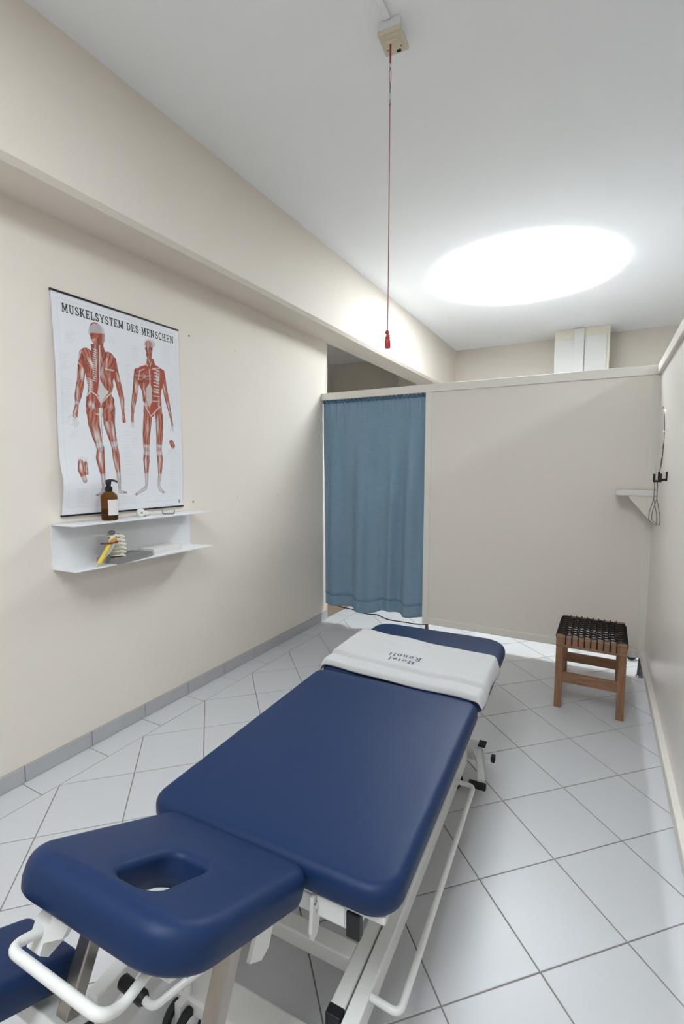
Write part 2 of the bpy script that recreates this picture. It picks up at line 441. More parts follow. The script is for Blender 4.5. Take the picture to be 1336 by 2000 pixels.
fp_ = pad_mesh(-.338, .350, .934, 1.625, (.045, .055, .11, .095), ZT-.066, ZT-.003).build('foot_pad', VINYL, tb, auto=False)
for nm, v0, v1 in (('pad_board', .03, .90), ('pad_board', .955, 1.59)):
    B(-.31, .315, v0, v1, ZT-.084, ZT-.066, bev=.004).build(nm, WHITEM, tb)
# upper frame
for s in (-.235, .235):
    B(s-.02, s+.02, .03, 1.5, ZT-.125, ZT-.084, bev=.004).build('upper_rail', WHITEM, tb)
B(-.29, .235, .028, .066, ZT-.128, ZT-.084, bev=.004).build('cross_rail', WHITEM, tb)
B(-.235, .235, .88, .92, ZT-.125, ZT-.084, bev=.004).build('cross_rail', WHITEM, tb)
B(.228, .260, .026, .046, ZT-.142, ZT-.084, bev=.003).build('rail_cap', BLACKP, tb)
# lifting arms and lower frame
B(.176, .212, .055, 1.10, .105, .150, bev=.004).build('lower_rail', WHITEM, tb)
B(-.290, -.254, .055, 1.10, .105, .150, bev=.004).build('lower_rail', WHITEM, tb)
for s in (.194, -.272): B(s-.019, s+.019, .030, .056, .098, .152, bev=.003).build('rail_cap', BLACKP, tb)
for s in (.236, -.314):
    o = B(s-.018, s+.018, -.18, 1.16, .100, .158, bev=.004).build('side_rail', WHITEM, tb)
    if s > 0:
        MB().lathe([(.010, 0), (.010, .005), (.006, .007)], (s+.018, -.02, .125), (1, 0, 0), 14).build('bolt', CHROME, o)
B(-.254, .176, .160, .205, .105, .150, bev=.004).build('cross_rail', WHITEM, tb)
B(-.254, .176, .80, .845, .105, .150, bev=.004).build('cross_rail', WHITEM, tb)
B(-.195, .24, -.052, .030, .058, .100, bev=.006).build('base_beam', WHITEM, tb)
B(-.30, .27, 1.23, 1.32, .075, .125, bev=.006).build('base_beam', WHITEM, tb)
for s in (.236, -.314): MB().bar((s, 1.14, .128), (s*.9, 1.28, .115), .036, .05).build('rail_link', WHITEM, tb)
for s in (-.16, .11):
    MB().bar((s, .85, .13), (s, .30, ZT-.11), .04, .05).build('lifting_arm', WHITEM, tb)
MB().tube([(-.02, .82, .14), (-.02, .42, ZT-.12)], .022, 16).build('actuator', WHITEM, tb)
# foot-switch bar along the side
MB().tube(smoothpath([(.254, .105, .150), (.325, .100, .150), (.322, .945, .150), (.254, .945, .150)], .022, 6), .0085, 12).build('foot_bar', WHITEM, tb)
# castors
def castor(u, v, ang, fork_h=.095, rw=.036):
    r = MB().prism([(-.022, -.010, .030), (.012, -.010, .030), (.030, -.010, fork_h), (-.020, -.010, fork_h)], (0, .020, 0))
    M = Matrix.Translation((u, v, 0)) @ Matrix.Rotation(ang, 4, 'Z')
    r.tube([(.010, 0, fork_h-.004), (.010, 0, fork_h+.03)], .010, 10)
    f = r.xf(M).build('castor', WHITEM, tb)
    for s in (-1, 1):
        w_ = MB().lathe([(rw-.010, -.007), (rw-.003, -.008), (rw, -.004), (rw, .004), (rw-.003, .008), (rw-.010, .007)], (-.006, s*.020, rw), (0, 1, 0), 26)
        w_.xf(M).build('wheel', RUBBER, f)
        MB().lathe([(.004, -.0075), (rw-.010, -.0068), (rw-.010, .0068), (.004, .0075)], (-.006, s*.020, rw), (0, 1, 0), 22).xf(M).build('hub', WHITEP, f)
castor(-.160, -.052, 1.45, rw=.042); castor(.15, -.01, .4); castor(.205, 1.13, .9); castor(-.25, 1.24, .2)
# brake pedal at the far castor with black rubber pads
ped = MB().prism([(.225, 1.235, .150), (.300, 1.215, .150), (.326, 1.172, .120), (.336, 1.122, .048), (.306, 1.118, .048), (.296, 1.152, .108), (.270, 1.185, .135), (.225, 1.200, .135)], (0, 0, .020)).build('pedal_arm', WHITEM, tb)
B(.272, .342, 1.100, 1.124, .034, .058, bev=.004).build('pedal_pad', RUBBER, ped)
B(.292, .322, 1.185, 1.232, .1705, .176, bev=.001).build('end_cap', RUBBER, ped)
B(.348, .364, 1.176, 1.202, .120, .145, bev=.002).build('end_cap', RUBBER, ped)
MB().bar((.318, 1.186, .132), (.349, 1.189, .132), .016, .016).build('stub', WHITEM, ped)

# head section: hinged on the near edge, its free end raised
TH = math.radians(26)
HM = Matrix.Translation((0, .022, .4537)) @ Matrix.Rotation(-TH, 4, 'X')      # local -y runs to the free end, which lifts
hp = pad_mesh(-.2605, .1545, -.4245, -.006, (.070, .098, .056, .045), -.032, .036, er=.028, crown=.004, hole=(-.080, .020, -.362, -.200, (.034, .032, .030, .034)))
head = hp.xf(HM).build('head_pad', VINYL, tb, auto=False)
def hb(name, mbx, m_, parent=tb): return mbx.xf(HM).build(name, m_, parent)
# thin board under the head pad, as a frame round the face opening
hr = MB()
for a in ((-.215, -.104, -.36, -.03), (.044, .128, -.36, -.03), (-.104, .044, -.172, -.03)): hr.box(*a, -.040, -.033)
hb('head_board', hr, WHITEM)
for s in (-.185, .078): hb('head_rail', B(s-.012, s+.012, -.35, .0, -.066, -.040, bev=.003), WHITEM)
# hinge plates
for s in (.150, -.275):
    pl = [(s, .012, -.008), (s, .004, -.085), (s, .010, -.105), (s, .026, -.105), (s, .036, -.090), (s, .052, -.040), (s, .052, -.008)]
    h_ = MB().prism([(p[0], p[1], p[2]+ZT-.066) for p in pl], (.008, 0, 0)).build('hinge_plate', WHITEM, tb)
    MB().lathe([(.009, 0), (.009, .005), (.005, .006)], (s+.008 if s > 0 else s, .020, ZT-.092), (1 if s > 0 else -1, 0, 0), 14).build('bolt', CHROME, h_)
B(.158, .226, .024, .046, ZT-.122, ZT-.074, bev=.003).build('hinge_rail', WHITEM, tb)
hb('bracket_tab', MB().prism([(.110, -.085, -.044), (.110, -.145, -.044), (.110, -.150, -.100), (.110, -.105, -.110), (.110, -.085, -.095)], (.008, 0, 0)), WHITEM)
# steel posts under the head section
hb('steel_post', MB().box(-.231, -.199, -.231, -.199, -.283, -.040, bev=.003), STEEL)
hb('steel_post', MB().box(.097, .129, -.244, -.212, -.300, -.040, bev=.003), STEEL)
# handle bar past the free end
hb('handle_bar', MB().tube(smoothpath([(-.165, -.372, -.072), (-.165, -.446, -.080), (.055, -.446, -.080), (.055, -.405, -.086), (.055, -.350, -.050)], .026, 7), .0082, 14), WHITEM)
bk = hb('handle_bracket', MB().prism([(-.186, -.330, -.030), (-.186, -.372, -.040), (-.186, -.392, -.060), (-.186, -.392, -.104), (-.186, -.372, -.112), (-.186, -.345, -.090), (-.186, -.330, -.060)], (.036, 0, 0)), WHITEM)
hb('bolt', MB().lathe([(.008, 0), (.008, .005), (.004, .006)], (-.150, -.360, -.070), (1, 0, 0), 12), CHROME, bk)
hb('bracket_tab', MB().prism([(-.150, -.392, -.044), (-.105, -.392, -.044), (-.112, -.392, -.066), (-.150, -.392, -.086)], (0, .010, 0)), WHITEM)
# release lever with black grip
lv = MB().tube(smoothpath([(.02, -.05, .33), (-.040, -.150, .312), (-.072, -.216, .300), (-.104, -.213, .300)], .024, 6), .0075, 12).build('release_lever', WHITEM, tb)
MB().tube([(-.098, -.2135, .300), (-.104, -.213, .300), (-.166, -.2085, .300), (-.170, -.208, .300)], [.010, .0135, .0135, .010], 16).build('grip', BLACKP, lv)
# lowered arm-rest pad beside the head section
hb('arm_rest', pad_mesh(-.432, -.250, -.62, -.185, (.03, .03, .022, .022), -.262, -.200, er=.018, crown=.002), VINYL)
hb('arm_rest_bar', MB().box(-.42, -.175, -.245, -.188, -.312, -.283, bev=.003), WHITEM)
hb('bar_cap', MB().box(-.175, -.168, -.245, -.188, -.314, -.281, bev=.002), BLACKP)
hb('arm_rest_plate', MB().box(-.40, -.29, -.240, -.195, -.284, -.262), WHITEM)

# ------------------------------------------------------------------ towel folded across the table
tw = tag(empty('folded_towel', (-.66, .78, ZT+.002), math.radians(2.2)), 'white terry towel folded across the far end of the treatment table', 'towel')
def prof_z(v):      # top surface height along the fold direction v 0..1
    L = .455
    d = v*L
    if d < .012: return .004+.015*math.sin(d/.012*PI/2)
    if d < .085: return .019+.004*math.sin((d-.012)/.073*PI)
    if d < .108: t = (d-.085)/.023; return .0195-.0085*math.sin(t*PI)+.010*t*t
    if d < .425: return .0295+.0025*math.sin((d-.108)/.317*PI)
    t = (d-.425)/.03; return .0295*math.cos(t*PI/2)+.003
def pad_drop(u):    # how far the pad edge falls away beneath the towel
    e = .026; a = abs(u-.005)-(.346-e)
    if a <= 0: return 0
    if a < e: return e-math.sqrt(max(0, e*e-a*a))
    return e+(a-e)*1.2
def tv(a, b): return .918+.428*b-(.050+.035*b)*(a-.5)
NU2, NV2 = 90, 90; vs = []; fs = []
def tpos(i, j, top):
    a = i/NU2; b = j/NV2
    u = -.346-.020*b+(.698+.026*b)*a + (a-.5)*2*(.003*math.sin(b*9)+(0 if j else -.004))
    v = tv(a, b) + .004*math.sin(a*7+1)+.003*math.sin(a*17)
    ed = min(a, 1-a)*.715
    rnd = 1 if ed > .012 else math.sin(max(.0, ed/.012)*PI/2)
    z = -pad_drop(u)
    if top: z += .0015+prof_z(b)*(.25+.75*rnd)+.0012*math.sin(a*23+b*5)+.0012*math.sin(b*31+a*9)*(.5+.5*math.sin(a*4))
    return (u, v, z)
for top in (1, 0):
    for j in range(NV2+1):
        for i in range(NU2+1): vs.append(tpos(i, j, top))
N1 = (NU2+1)*(NV2+1)
for j in range(NV2):
    for i in range(NU2):
        a = j*(NU2+1)+i; fs.append((a, a+1, a+NU2+2, a+NU2+1)); fs.append((N1+a, N1+a+NU2+1, N1+a+NU2+2, N1+a+1))
rim = [j for j in range(NU2+1)]+[(j+1)*(NU2+1)+NU2 for j in range(NV2)]+[NV2*(NU2+1)+i for i in range(NU2-1, -1, -1)]+[j*(NU2+1) for j in range(NV2-1, 0, -1)]
for k in range(len(rim)): a, b = rim[k], rim[(k+1) % len(rim)]; fs.append((a, b, b+N1, a+N1))
MB().add(vs, fs, True).build('cloth', TOWEL, tw, auto=False)

# ------------------------------------------------------------------ lettering (slab serif built from strokes)
def glyph(ch, st=.16, th=.10, slab=.10):
    """returns (list of quads, advance) with cap height 1"""
    Q = []
    def rect(x0, x1, y0, y1): Q.append([(x0, y0), (x1, y0), (x1, y1), (x0, y1)])
    def stroke(pts, wd):
        for k in range(len(pts)-1):
            (ax, ay), (bx, by) = pts[k], pts[k+1]; l = math.hypot(bx-ax, by-ay); nx, ny = -(by-ay)/l*wd/2, (bx-ax)/l*wd/2
            ex, ey = (bx-ax)/l*wd*.22, (by-ay)/l*wd*.22
            Q.append([(ax-nx-ex, ay-ny-ey), (bx-nx+ex, by-ny+ey), (bx+nx+ex, by+ny+ey), (ax+nx-ex, ay+ny-ey)])
    def stem(x, top=True, bot=True, sl=.12):
        rect(x, x+st, 0, 1)
        if top: rect(x-sl, x+st+sl, 1-slab, 1)
        if bot: rect(x-sl, x+st+sl, 0, slab)
    def arc(cx, cy, rx, ry, a0, a1, wd, n=12): stroke([(cx+rx*math.cos(math.radians(a0+(a1-a0)*k/n)), cy+ry*math.sin(math.radians(a0+(a1-a0)*k/n))) for k in range(n+1)], wd)
    if ch == 'M': stem(.10, sl=.09); stem(.75, sl=.09); stroke([(.20, .97), (.51, .16), (.82, .97)], .15); return Q, 1.04
    if ch == 'U': rect(.10, .10+st, .3, 1); rect(.58, .58+st, .3, 1); rect(0, .37, 1-slab, 1); rect(.48, .85, 1-slab, 1); arc(.425, .32, .24, .26, 180, 360, .15); return Q, .88
    if ch == 'S': arc(.35, .73, .22, .20, 20, 270, .15); arc(.35, .27, .24, .20, 90, -160, .15); rect(.49, .58, .66, .95); rect(.09, .18, .05, .34); return Q, .70
    if ch == 'K': stem(.10); stroke([(.25, .40), (.66, .94)], .13); stroke([(.38, .56), (.72, .06)], .16); rect(.52, .82, 1-slab, 1); rect(.56, .88, 0, slab); return Q, .90
    if ch == 'E': stem(.10); rect(.1, .66, 1-slab, 1); rect(.1, .68, 0, slab); rect(.1, .5, .46, .56); rect(.57, .67, .74, 1); rect(.59, .69, 0, .28); rect(.43, .52, .38, .64); return Q, .74
    if ch == 'L': stem(.10); rect(.1, .64, 0, slab); rect(.55, .65, 0, .32); return Q, .69
    if ch == 'Y': rect(.35, .35+st, 0, .46); rect(.22, .65, 0, slab); stroke([(.14, .95), (.435, .44)], .15); stroke([(.73, .95), (.435, .44)], .13); rect(0, .32, 1-slab, 1); rect(.57, .87, 1-slab, 1); return Q, .88
    if ch == 'T': rect(.29, .29+st, 0, 1); rect(.17, .58, 0, slab); rect(.02, .73, 1-slab, 1); rect(.02, .11, .70, 1); rect(.64, .73, .70, 1); return Q, .77
    if ch == 'D': stem(.10, sl=.10); arc(.30, .5, .40, .445, -90, 90, .14); rect(.1, .32, 1-slab, 1); rect(.1, .32, 0, slab); return Q, .84
    if ch == 'N': stem(.09, True, True, .09); rect(.62, .62+st*.85, 0, 1); rect(.52, .86, 1-slab, 1); stroke([(.18, .95), (.69, .06)], .16); return Q, .90
    if ch == 'C': arc(.44, .5, .34, .43, 50, 310, .15); rect(.62, .71, .62, .96); return Q, .76
    if ch == 'H': stem(.10); stem(.56); rect(.2, .6, .45, .56); return Q, .92
    if ch == 'R': stem(.10); arc(.30, .74, .26, .215, -90, 90, .13); rect(.1, .32, 1-slab, 1); rect(.1, .32, .47, .57); stroke([(.36, .50), (.66, .05)], .16); rect(.54, .80, 0, slab*.8); return Q, .82
    # lower case
    if ch == 'o': arc(.28, .31, .20, .26, 0, 360, .13, 16); return Q, .60
    if ch == 'e': arc(.27, .31, .19, .26, 0, 320, .12, 14); rect(.1, .46, .29, .36); return Q, .56
    if ch == 't': rect(.12, .26, .05, .82); rect(.02, .40, .55, .62); rect(.15, .38, .02, .10); return Q, .44
    if ch == 'l': rect(.10, .25, 0, 1.02); rect(.02, .34, 0, .06); return Q, .38
    if ch == 'n': rect(.08, .22, 0, .62); arc(.30, .42, .16, .17, 0, 170, .10); rect(.40, .54, 0, .44); rect(.01, .28, 0, .06); rect(.34, .60, 0, .06); return Q, .64
    return Q, .40
def layout(text, track=.05):
    x = 0; out = []
    for ch in text:
        q, a = glyph(ch)
        for quad in q: out.append([(p[0]+x, p[1]) for p in quad])
        x += a+track
    return out, x-track
# embroidered lettering on the towel, upside down from this side
for text, vc, hgt in (('Hotel', .062, .031), ('Renoll', .106, .033)):
    q, wdt = layout(text, .12); mb = MB(); sc = hgt
    for quad in q:
        P2 = []
        for k in range(4):
            (ax, ay), (bx, by) = quad[k], quad[(k+1) % 4]
            for t in (0, .5): P2.append((ax+(bx-ax)*t, ay+(by-ay)*t))
        vv = []
        for px, py in P2:
            u = -.012-(px-wdt/2)*sc*1.15; a = (u+.355)/.70; v = .918+vc+.062+hgt*.5-(py-.5)*sc - .066*(a-.5)
            b = (v-.918+.066*(a-.5))/.428
            z = .0015+prof_z(min(.92, max(.3, b)))+.0012*math.sin(a*23+b*5)+.0012*math.sin(b*31+a*9)*(.5+.5*math.sin(a*4))
            vv.append((u, v, z+.0012))
        mb.add(vv, [tuple(range(8))])
    mb.build('embroidered_lettering', NAVYTHREAD, tw, auto=False)

# ------------------------------------------------------------------ stool
st = tag(empty('rope_stool', (-.010, 3.090, 0), math.radians(-.6)), 'acacia wood stool with a woven black rope seat', 'stool')
SW, SD, SHT = .172, .222, .418
for sx in (-1, 1):
    for sy in (-1, 1):
        x = sx*(SW-.0185); y = sy*(SD-.019)
        MB().box(x-.0185, x+.0185, y-.019, y+.019, 0, SHT-.064, bev=.003).build('leg', ACACIA, st)
for sy in (-1, 1):
    y = sy*(SD-.018)
    MB().box(-SW+.036, SW-.036, y-.017, y+.017, SHT-.064, SHT-.002, bev=.004).build('seat_rail', ACACIAH, st)
    for sx in (-1, 1):
        x = sx*(SW-.018); MB().box(x-.019, x+.019, y-.0185, y+.0185, SHT-.064, SHT, bev=.004).build('corner_block', ACACIAH, st)
for sx in (-1, 1):
    x = sx*(SW-.016); MB().box(x-.014, x+.014, -SD+.036, SD-.036, SHT-.055, SHT-.006, bev=.005).build('seat_rail', ACACIA, st)
    MB().box(x-.011, x+.011, -SD+.036, SD-.036, .10, .145, bev=.003).build('stretcher', ACACIA, st)
MB().box(-SW+.03, SW-.03, -SD+.006, -SD+.034, .150, .205, bev=.003).build('stretcher', ACACIAH, st)
MB().box(-SW+.03, SW-.03, SD-.034, SD-.006, .125, .180, bev=.003).build('stretcher', ACACIAH, st)
rr = .0035
for k in range(9):       # cords from front rail to rear rail, ends nailed on the rail faces
    x = -.124+.031*k
    w_ = 1 if k % 2 else -1
    pts = [(x, -SD-.002, SHT-.046), (x, -SD-.003, SHT-.010), (x, -SD+.010, SHT+.003)]
    for q in range(1, 24):
        t = q/24; y = -SD+.012+(2*SD-.024)*t
        pts.append((x+.0012*math.sin(q*1.7+k), y, SHT+.0015+.0035*math.sin(q*PI/2+(0 if w_ > 0 else PI))))
    pts += [(x, SD-.010, SHT+.003), (x, SD+.003, SHT-.010), (x, SD+.002, SHT-.046)]
    MB().tube(pts, rr*.95, 6).build('seat_cord', ROPE, st)
NY = 17
for k in range(NY):      # cords across, pulled into a lattice
    y = -SD+.046+(2*SD-.092)*k/(NY-1); sgn = 1 if k % 2 else -1
    amp = .0120 if 2 <= k < NY-2 else .003
    pts = [(-SW+.001, y, SHT-.050), (-SW-.004, y, SHT-.012), (-SW+.006, y, SHT+.001)]
    for q in range(0, 37):
        x = -.140+.28*q/36
        ph = (x+.124)/.031*PI
        g = max(0, min(1, (.142-abs(x))/.02))
        pts.append((x, y+sgn*amp*g*math.cos(ph/1.0)*(1 if abs(x) < .128 else .3), SHT-.001+.003*math.sin(ph+(0 if sgn > 0 else PI))))
    pts += [(SW-.006, y, SHT+.001), (SW+.004, y, SHT-.012), (SW-.001, y, SHT-.050)]
    MB().tube(pts, rr*1.05, 6).build('seat_cord', ROPE, st)

# ------------------------------------------------------------------ emergency pull cord
AX, AY = -.767, 1.806
al = tag(empty('alarm_pull_cord', (AX, AY, ZC), math.radians(4)), 'red emergency pull cord hanging from a cream ceiling switch', 'pull cord')
B(-.040, .040, -.040, .050, -.037, 0, bev=.003).build('base_plate', WHITEP, al)
B(-.047, .046, -.046, .060, -.052, -.037, bev=.004).build('switch_box', CREAM, al)
B(-.034, .034, -.034, .048, -.056, -.051, bev=.002).build('cover_plate', CREAM, al)
B(-.024, .028, -.016, -.004, -.062, -.055, bev=.002).build('ridge', CREAM, al)
B(.004, .020, .036, .046, -.059, -.055, bev=.001).build('indicator_lens', DARKRED, al)
for x in (-.026, .026): MB().lathe([(.003, 0), (.003, .0012)], (x, .024, -.0568), (0, 0, -1), 10).build('screw', DARKMET, al)
cx_, cy_ = -.010, .004
zc0 = -.056
MB().tube([(cx_, cy_, zc0), (cx_, cy_, -.120)], .0036, 8).build('cord_loop', REDC, al)
def link(z0, z1, wd, r, m_, name='chain_link'):
    pts = []
    for k in range(20):
        a = 2*PI*k/20; pts.append((cx_+wd*math.cos(a), cy_, (z0+z1)/2+(z1-z0)/2*math.sin(a)*(1 if abs(math.sin(a)) > .9 else 1)))
    return MB().tube(pts, r, 6, closed=True).build(name, m_, al)
link(-.142, -.116, .0028, .0010, DARKMET); link(-.196, -.138, .0034, .0013, REDC, 'cord_loop'); link(-.222, -.194, .0012, .0010, DARKMET); link(-.262, -.218, .0034, .0011, DARKMET)
MB().lathe([(.001, 0), (.0026, .004), (.0026, .010), (.001, .014)], (cx_, cy_, -.276), n=8).build('knot', REDC, al)
zh = 1.832-ZC
MB().tube([(cx_, cy_, -.262), (cx_, cy_, zh+.060)], .0017, 6).build('cord', REDC, al)
MB().lathe([(.002, .052), (.0062, .055), (.0075, .061), (.006, .067), (.002, .070)], (cx_-.002, cy_, zh), n=10).build('knot', REDC, al)
MB().tube([(cx_, cy_, zh+.054), (cx_+.006, cy_, zh+.050), (cx_+.010, cy_-.003, zh+.045)], .0018, 6).build('cord_tail', REDC, al)
MB().lathe([(.0105, 0), (.0115, .002), (.0115, .028), (.0095, .034), (.0085, .036), (.0100, .038), (.0100, .042), (.0065, .045), (.0062, .051), (.003, .054)], (cx_, cy_, zh), n=18).build('pull_handle', REDP, al)
struct(B(-.772-.008, -.772+.014, YF, AY-.046, ZC-.010, ZC, bev=.002).build('trim_2', CEIL), 'painted cable duct on the ceiling')

# ------------------------------------------------------------------ poster
PY0, PW, PZ0, PH = 1.271, .705, 2.122, .987
def bulge(s, t):
    return .007+.010*math.sin(PI*t)*(.6+.4*math.sin(2.2*s+.4)) + .022*math.exp(-((t-.86)/.085)**2)*max(0, 1-s*1.9)**1.3 + .004*math.sin(7*t+2*s)*math.sin(PI*t)
def pos(s, t, off=0): return (bulge(s, t)+off, PW*s, -PH*t)
ps = tag(empty('anatomy_poster', (XW, PY0, PZ0)), 'glossy anatomy wall chart of the human muscle system', 'poster')
NX_, NY_ = 420, 590
S, T = np.meshgrid(np.linspace(0, 1, NX_), np.linspace(0, 1, NY_))
img = np.empty((NY_, NX_, 3)); img[:] = (.80, .80, .83)
rng = np.random.default_rng(3)
def C8(x, y):       # zoomed-photo pixel of the chart -> chart coordinates
    p = at(80+x/3.447, 550+y/3.447, 0, XW+.008); return ((p.y-PY0)/PW, (PZ0-p.z)/PH)
AS = PH/PW
def noise1(n, k):
    a = rng.random(n+2); x = np.clip(k, 0, 1)*n; i = x.astype(int); f = x-i; f = f*f*(3-2*f); return a[i]*(1-f)+a[np.minimum(i+1, n+1)]*f
RED, DRK, ORG, WHT, GRY = np.array((.42, .095, .065)), np.array((.13, .035, .035)), np.array((.60, .26, .16)), np.array((.74, .71, .71)), np.array((.44, .45, .51))
def limb(pts, rad, strands=5, white=.25, shade=1, red=RED, tendon=()):
    P = [C8(*p) for p in pts]; R = [r/3.447/355 for r in rad]
    best = np.full(S.shape, 9.0); AC = np.zeros(S.shape); AL = np.zeros(S.shape); tot = 0; segs = []
    for a, b in zip(P, P[1:]): l = math.hypot(b[0]-a[0], (b[1]-a[1])*AS); segs.append((a, b, l, tot)); tot += l
    for k, (a, b, l, l0) in enumerate(segs):
        dx, dy = (b[0]-a[0])/l, (b[1]-a[1])*AS/l
        X = S-a[0]; Y = (T-a[1])*AS
        al_ = np.clip(X*dx+Y*dy, 0, l); r = R[k]+(R[k+1]-R[k])*al_/l
        d = np.hypot(X-dx*al_, Y-dy*al_)/r; ac = (X*-dy+Y*dx)/r
        m_ = d < best; best = np.where(m_, d, best); AC = np.where(m_, ac, AC); AL = np.where(m_, (l0+al_)/tot, AL)
    ins = best < 1
    bend = .35*np.sin(AL*PI*2+rng.random()*6)*np.sin(AL*PI)
    f = (AC+bend)*.5+.5
    n_ = strands*.75; st_ = .5+.5*np.cos(f*n_*2*PI+rng.random()*6)
    fine = .5+.5*np.cos(f*n_*5*2*PI+rng.random()*6)
    k = (st_*.62+fine*.18)[..., None]; col = red*(1-k)+ORG*k
    gap = np.clip((.13-st_)/.13, 0, 1)[..., None]; col = col*(1-gap*.85)+DRK*gap*.85
    for q in range(2 if white > .12 else 1 if white > .04 else 0):
        a0, l0 = rng.uniform(-.6, .6), rng.uniform(.15, .85)
        wn = (np.exp(-((AC-a0+(AL-l0)*rng.uniform(-1, 1))/.26)**2-((AL-l0)/.20)**2)*min(1, .35+white*2))[..., None]; col = col*(1-wn)+WHT*wn
    for t0, t1 in tendon:
        k = np.clip(np.minimum(AL-t0, t1-AL)/.05+.5, 0, 1)[..., None]*(.45+.5*st_[..., None]); col = col*(1-k)+(WHT*.85+GRY*.15)*k
    col = col*(1-.42*np.clip(AC+.1, -1, 1)[..., None]**2*shade)
    edge = np.clip((best-.80)/.20, 0, 1)[..., None]*.6*shade; col = col*(1-edge)+(DRK*.75+GRY*.25)*edge
    al2 = np.clip((1-best)*R[0]*355*1.6, 0, 1)[..., None]
    img[:] = np.where(ins[..., None], img*(1-al2)+col*al2, img)
def poly(pts, col, alpha=1):
    P = [C8(*p) for p in pts]; ins = np.zeros(S.shape, bool)
    for (ax, ay), (bx, by) in zip(P, P[1:]+P[:1]):
        c1 = (ay > T) != (by > T); xs = (bx-ax)*(T-ay)/(by-ay+1e-12)+ax; ins ^= c1 & (S < xs)
    img[ins] = img[ins]*(1-alpha)+np.array(col)*alpha
def line(pts, col, wd, alpha=.8):
    for a, b in zip(pts, pts[1:]):
        A_, B_ = C8(*a), C8(*b); l = math.hypot(B_[0]-A_[0], (B_[1]-A_[1])*AS)+1e-9; dx, dy = (B_[0]-A_[0])/l, (B_[1]-A_[1])*AS/l
        X = S-A_[0]; Y = (T-A_[1])*AS; q = np.clip(X*dx+Y*dy, 0, l); d = np.hypot(X-dx*q, Y-dy*q)
        k = np.clip(1.2-d/(wd/3.447/355), 0, 1)[..., None]*alpha; img[:] = img*(1-k)+np.array(col)*k
# --- figure seen from behind
limb([(398, 1120), (395, 1190), (408, 1290), (414, 1400)], [34, 40, 26, 15], 3, .25, tendon=((.62, 1.0),))
limb([(492, 1110), (502, 1180), (514, 1280), (524, 1390)], [32, 36, 24, 14], 3, .2, tendon=((.62, 1.0),))
limb([(408, 1400), (412, 1425), (368, 1438)], [16, 16, 9], 3, .6, red=GRY, tendon=((0, .8),)); limb([(524, 1390), (528, 1415), (572, 1420)], [15, 15, 9], 3, .5, red=GRY*.9+RED*.2, tendon=((0, .7),))
limb([(345, 860), (352, 960), (378, 1060), (394, 1120)], [58, 52, 40, 32], 4, .3, tendon=((.86, 1),))
limb([(452, 850), (456, 960), (480, 1060), (492, 1115)], [62, 54, 38, 30], 4, .25, tendon=((.86, 1),))
limb([(282, 490), (268, 570), (258, 690)], [40, 36, 28], 3, .35); limb([(258, 690), (244, 770), (236, 838)], [34, 30, 14], 4, .2, tendon=((.8, 1),))
limb([(476, 540), (496, 620), (518, 700)], [38, 32, 26], 3, .3); limb([(518, 700), (540, 790), (550, 890)], [30, 24, 12], 4, .2)
limb([(236, 838), (226, 900)], [17, 24], 4, .35); limb([(552, 890), (556, 940)], [14, 18], 2, .1)
for k, (ex, ey) in enumerate(((178, 915), (208, 970), (226, 982), (242, 978), (255, 960))): line([(222, 890), (ex, ey)], WHT*.75, 5)
poly([(330, 420), (410, 420), (424, 470), (500, 520), (500, 600), (470, 700), (470, 790), (490, 850), (296, 850), (300, 770), (318, 720), (300, 640), (268, 560), (250, 480), (270, 462), (330, 470)], RED*.9)
limb([(300, 490), (330, 560), (340, 640)], [52, 44, 34], 5, .25); limb([(450, 520), (420, 620), (440, 720)], [56, 54, 34], 4, .12)
limb([(318, 640), (330, 700), (330, 760)], [30, 30, 24], 6, .45); limb([(452, 640), (462, 700), (452, 760)], [32, 28, 22], 3, .1)
limb([(332, 790), (334, 880)], [44, 46], 3, .3); limb([(456, 800), (448, 900)], [48, 56], 3, .06)
limb([(372, 400), (366, 520), (360, 660)], [26, 22, 14], 2, .15, red=RED*.7); limb([(392, 430), (394, 560)], [24, 18], 2, .1)
for k in range(15): line([(346, 455+k*15), (366, 462+k*15)], WHT, 5, .85)
line([(388, 400), (388, 700)], WHT, 6); poly([(388, 655), (425, 720), (452, 742), (398, 815), (374, 752)], WHT*.93, .9)
line([(300, 770), (330, 738), (368, 765), (400, 820), (440, 775), (468, 752)], WHT, 7)
line([(262, 470), (240, 540), (256, 560)], WHT, 7, .7); line([(440, 520), (430, 590), (480, 600)], WHT, 8, .7); line([(400, 830), (396, 900), (370, 890)], WHT, 8, .7)
for k in range(6): line([(304, 648+k*14), (342, 668+k*12)], WHT, 4, .75)
line([(400, 840), (402, 950), (412, 1060)], DRK, 4, .8); line([(400, 905), (430, 930), (470, 920)], DRK, 3, .6)
limb([(366, 320), (368, 385)], [54, 52], 2, .0, red=RED*.75); poly([(312, 335), (322, 300), (350, 284), (390, 286), (415, 308), (424, 340), (400, 352), (345, 346), (318, 356)], (.52, .50, .53), .8)
poly([(316, 350), (345, 345), (375, 350), (372, 380), (330, 378)], RED*.8, .7); poly([(322, 385), (370, 388), (352, 404), (336, 402)], WHT*.8, .45); poly([(385, 350), (424, 348), (422, 400), (408, 446), (392, 420)], RED*.75, .8)
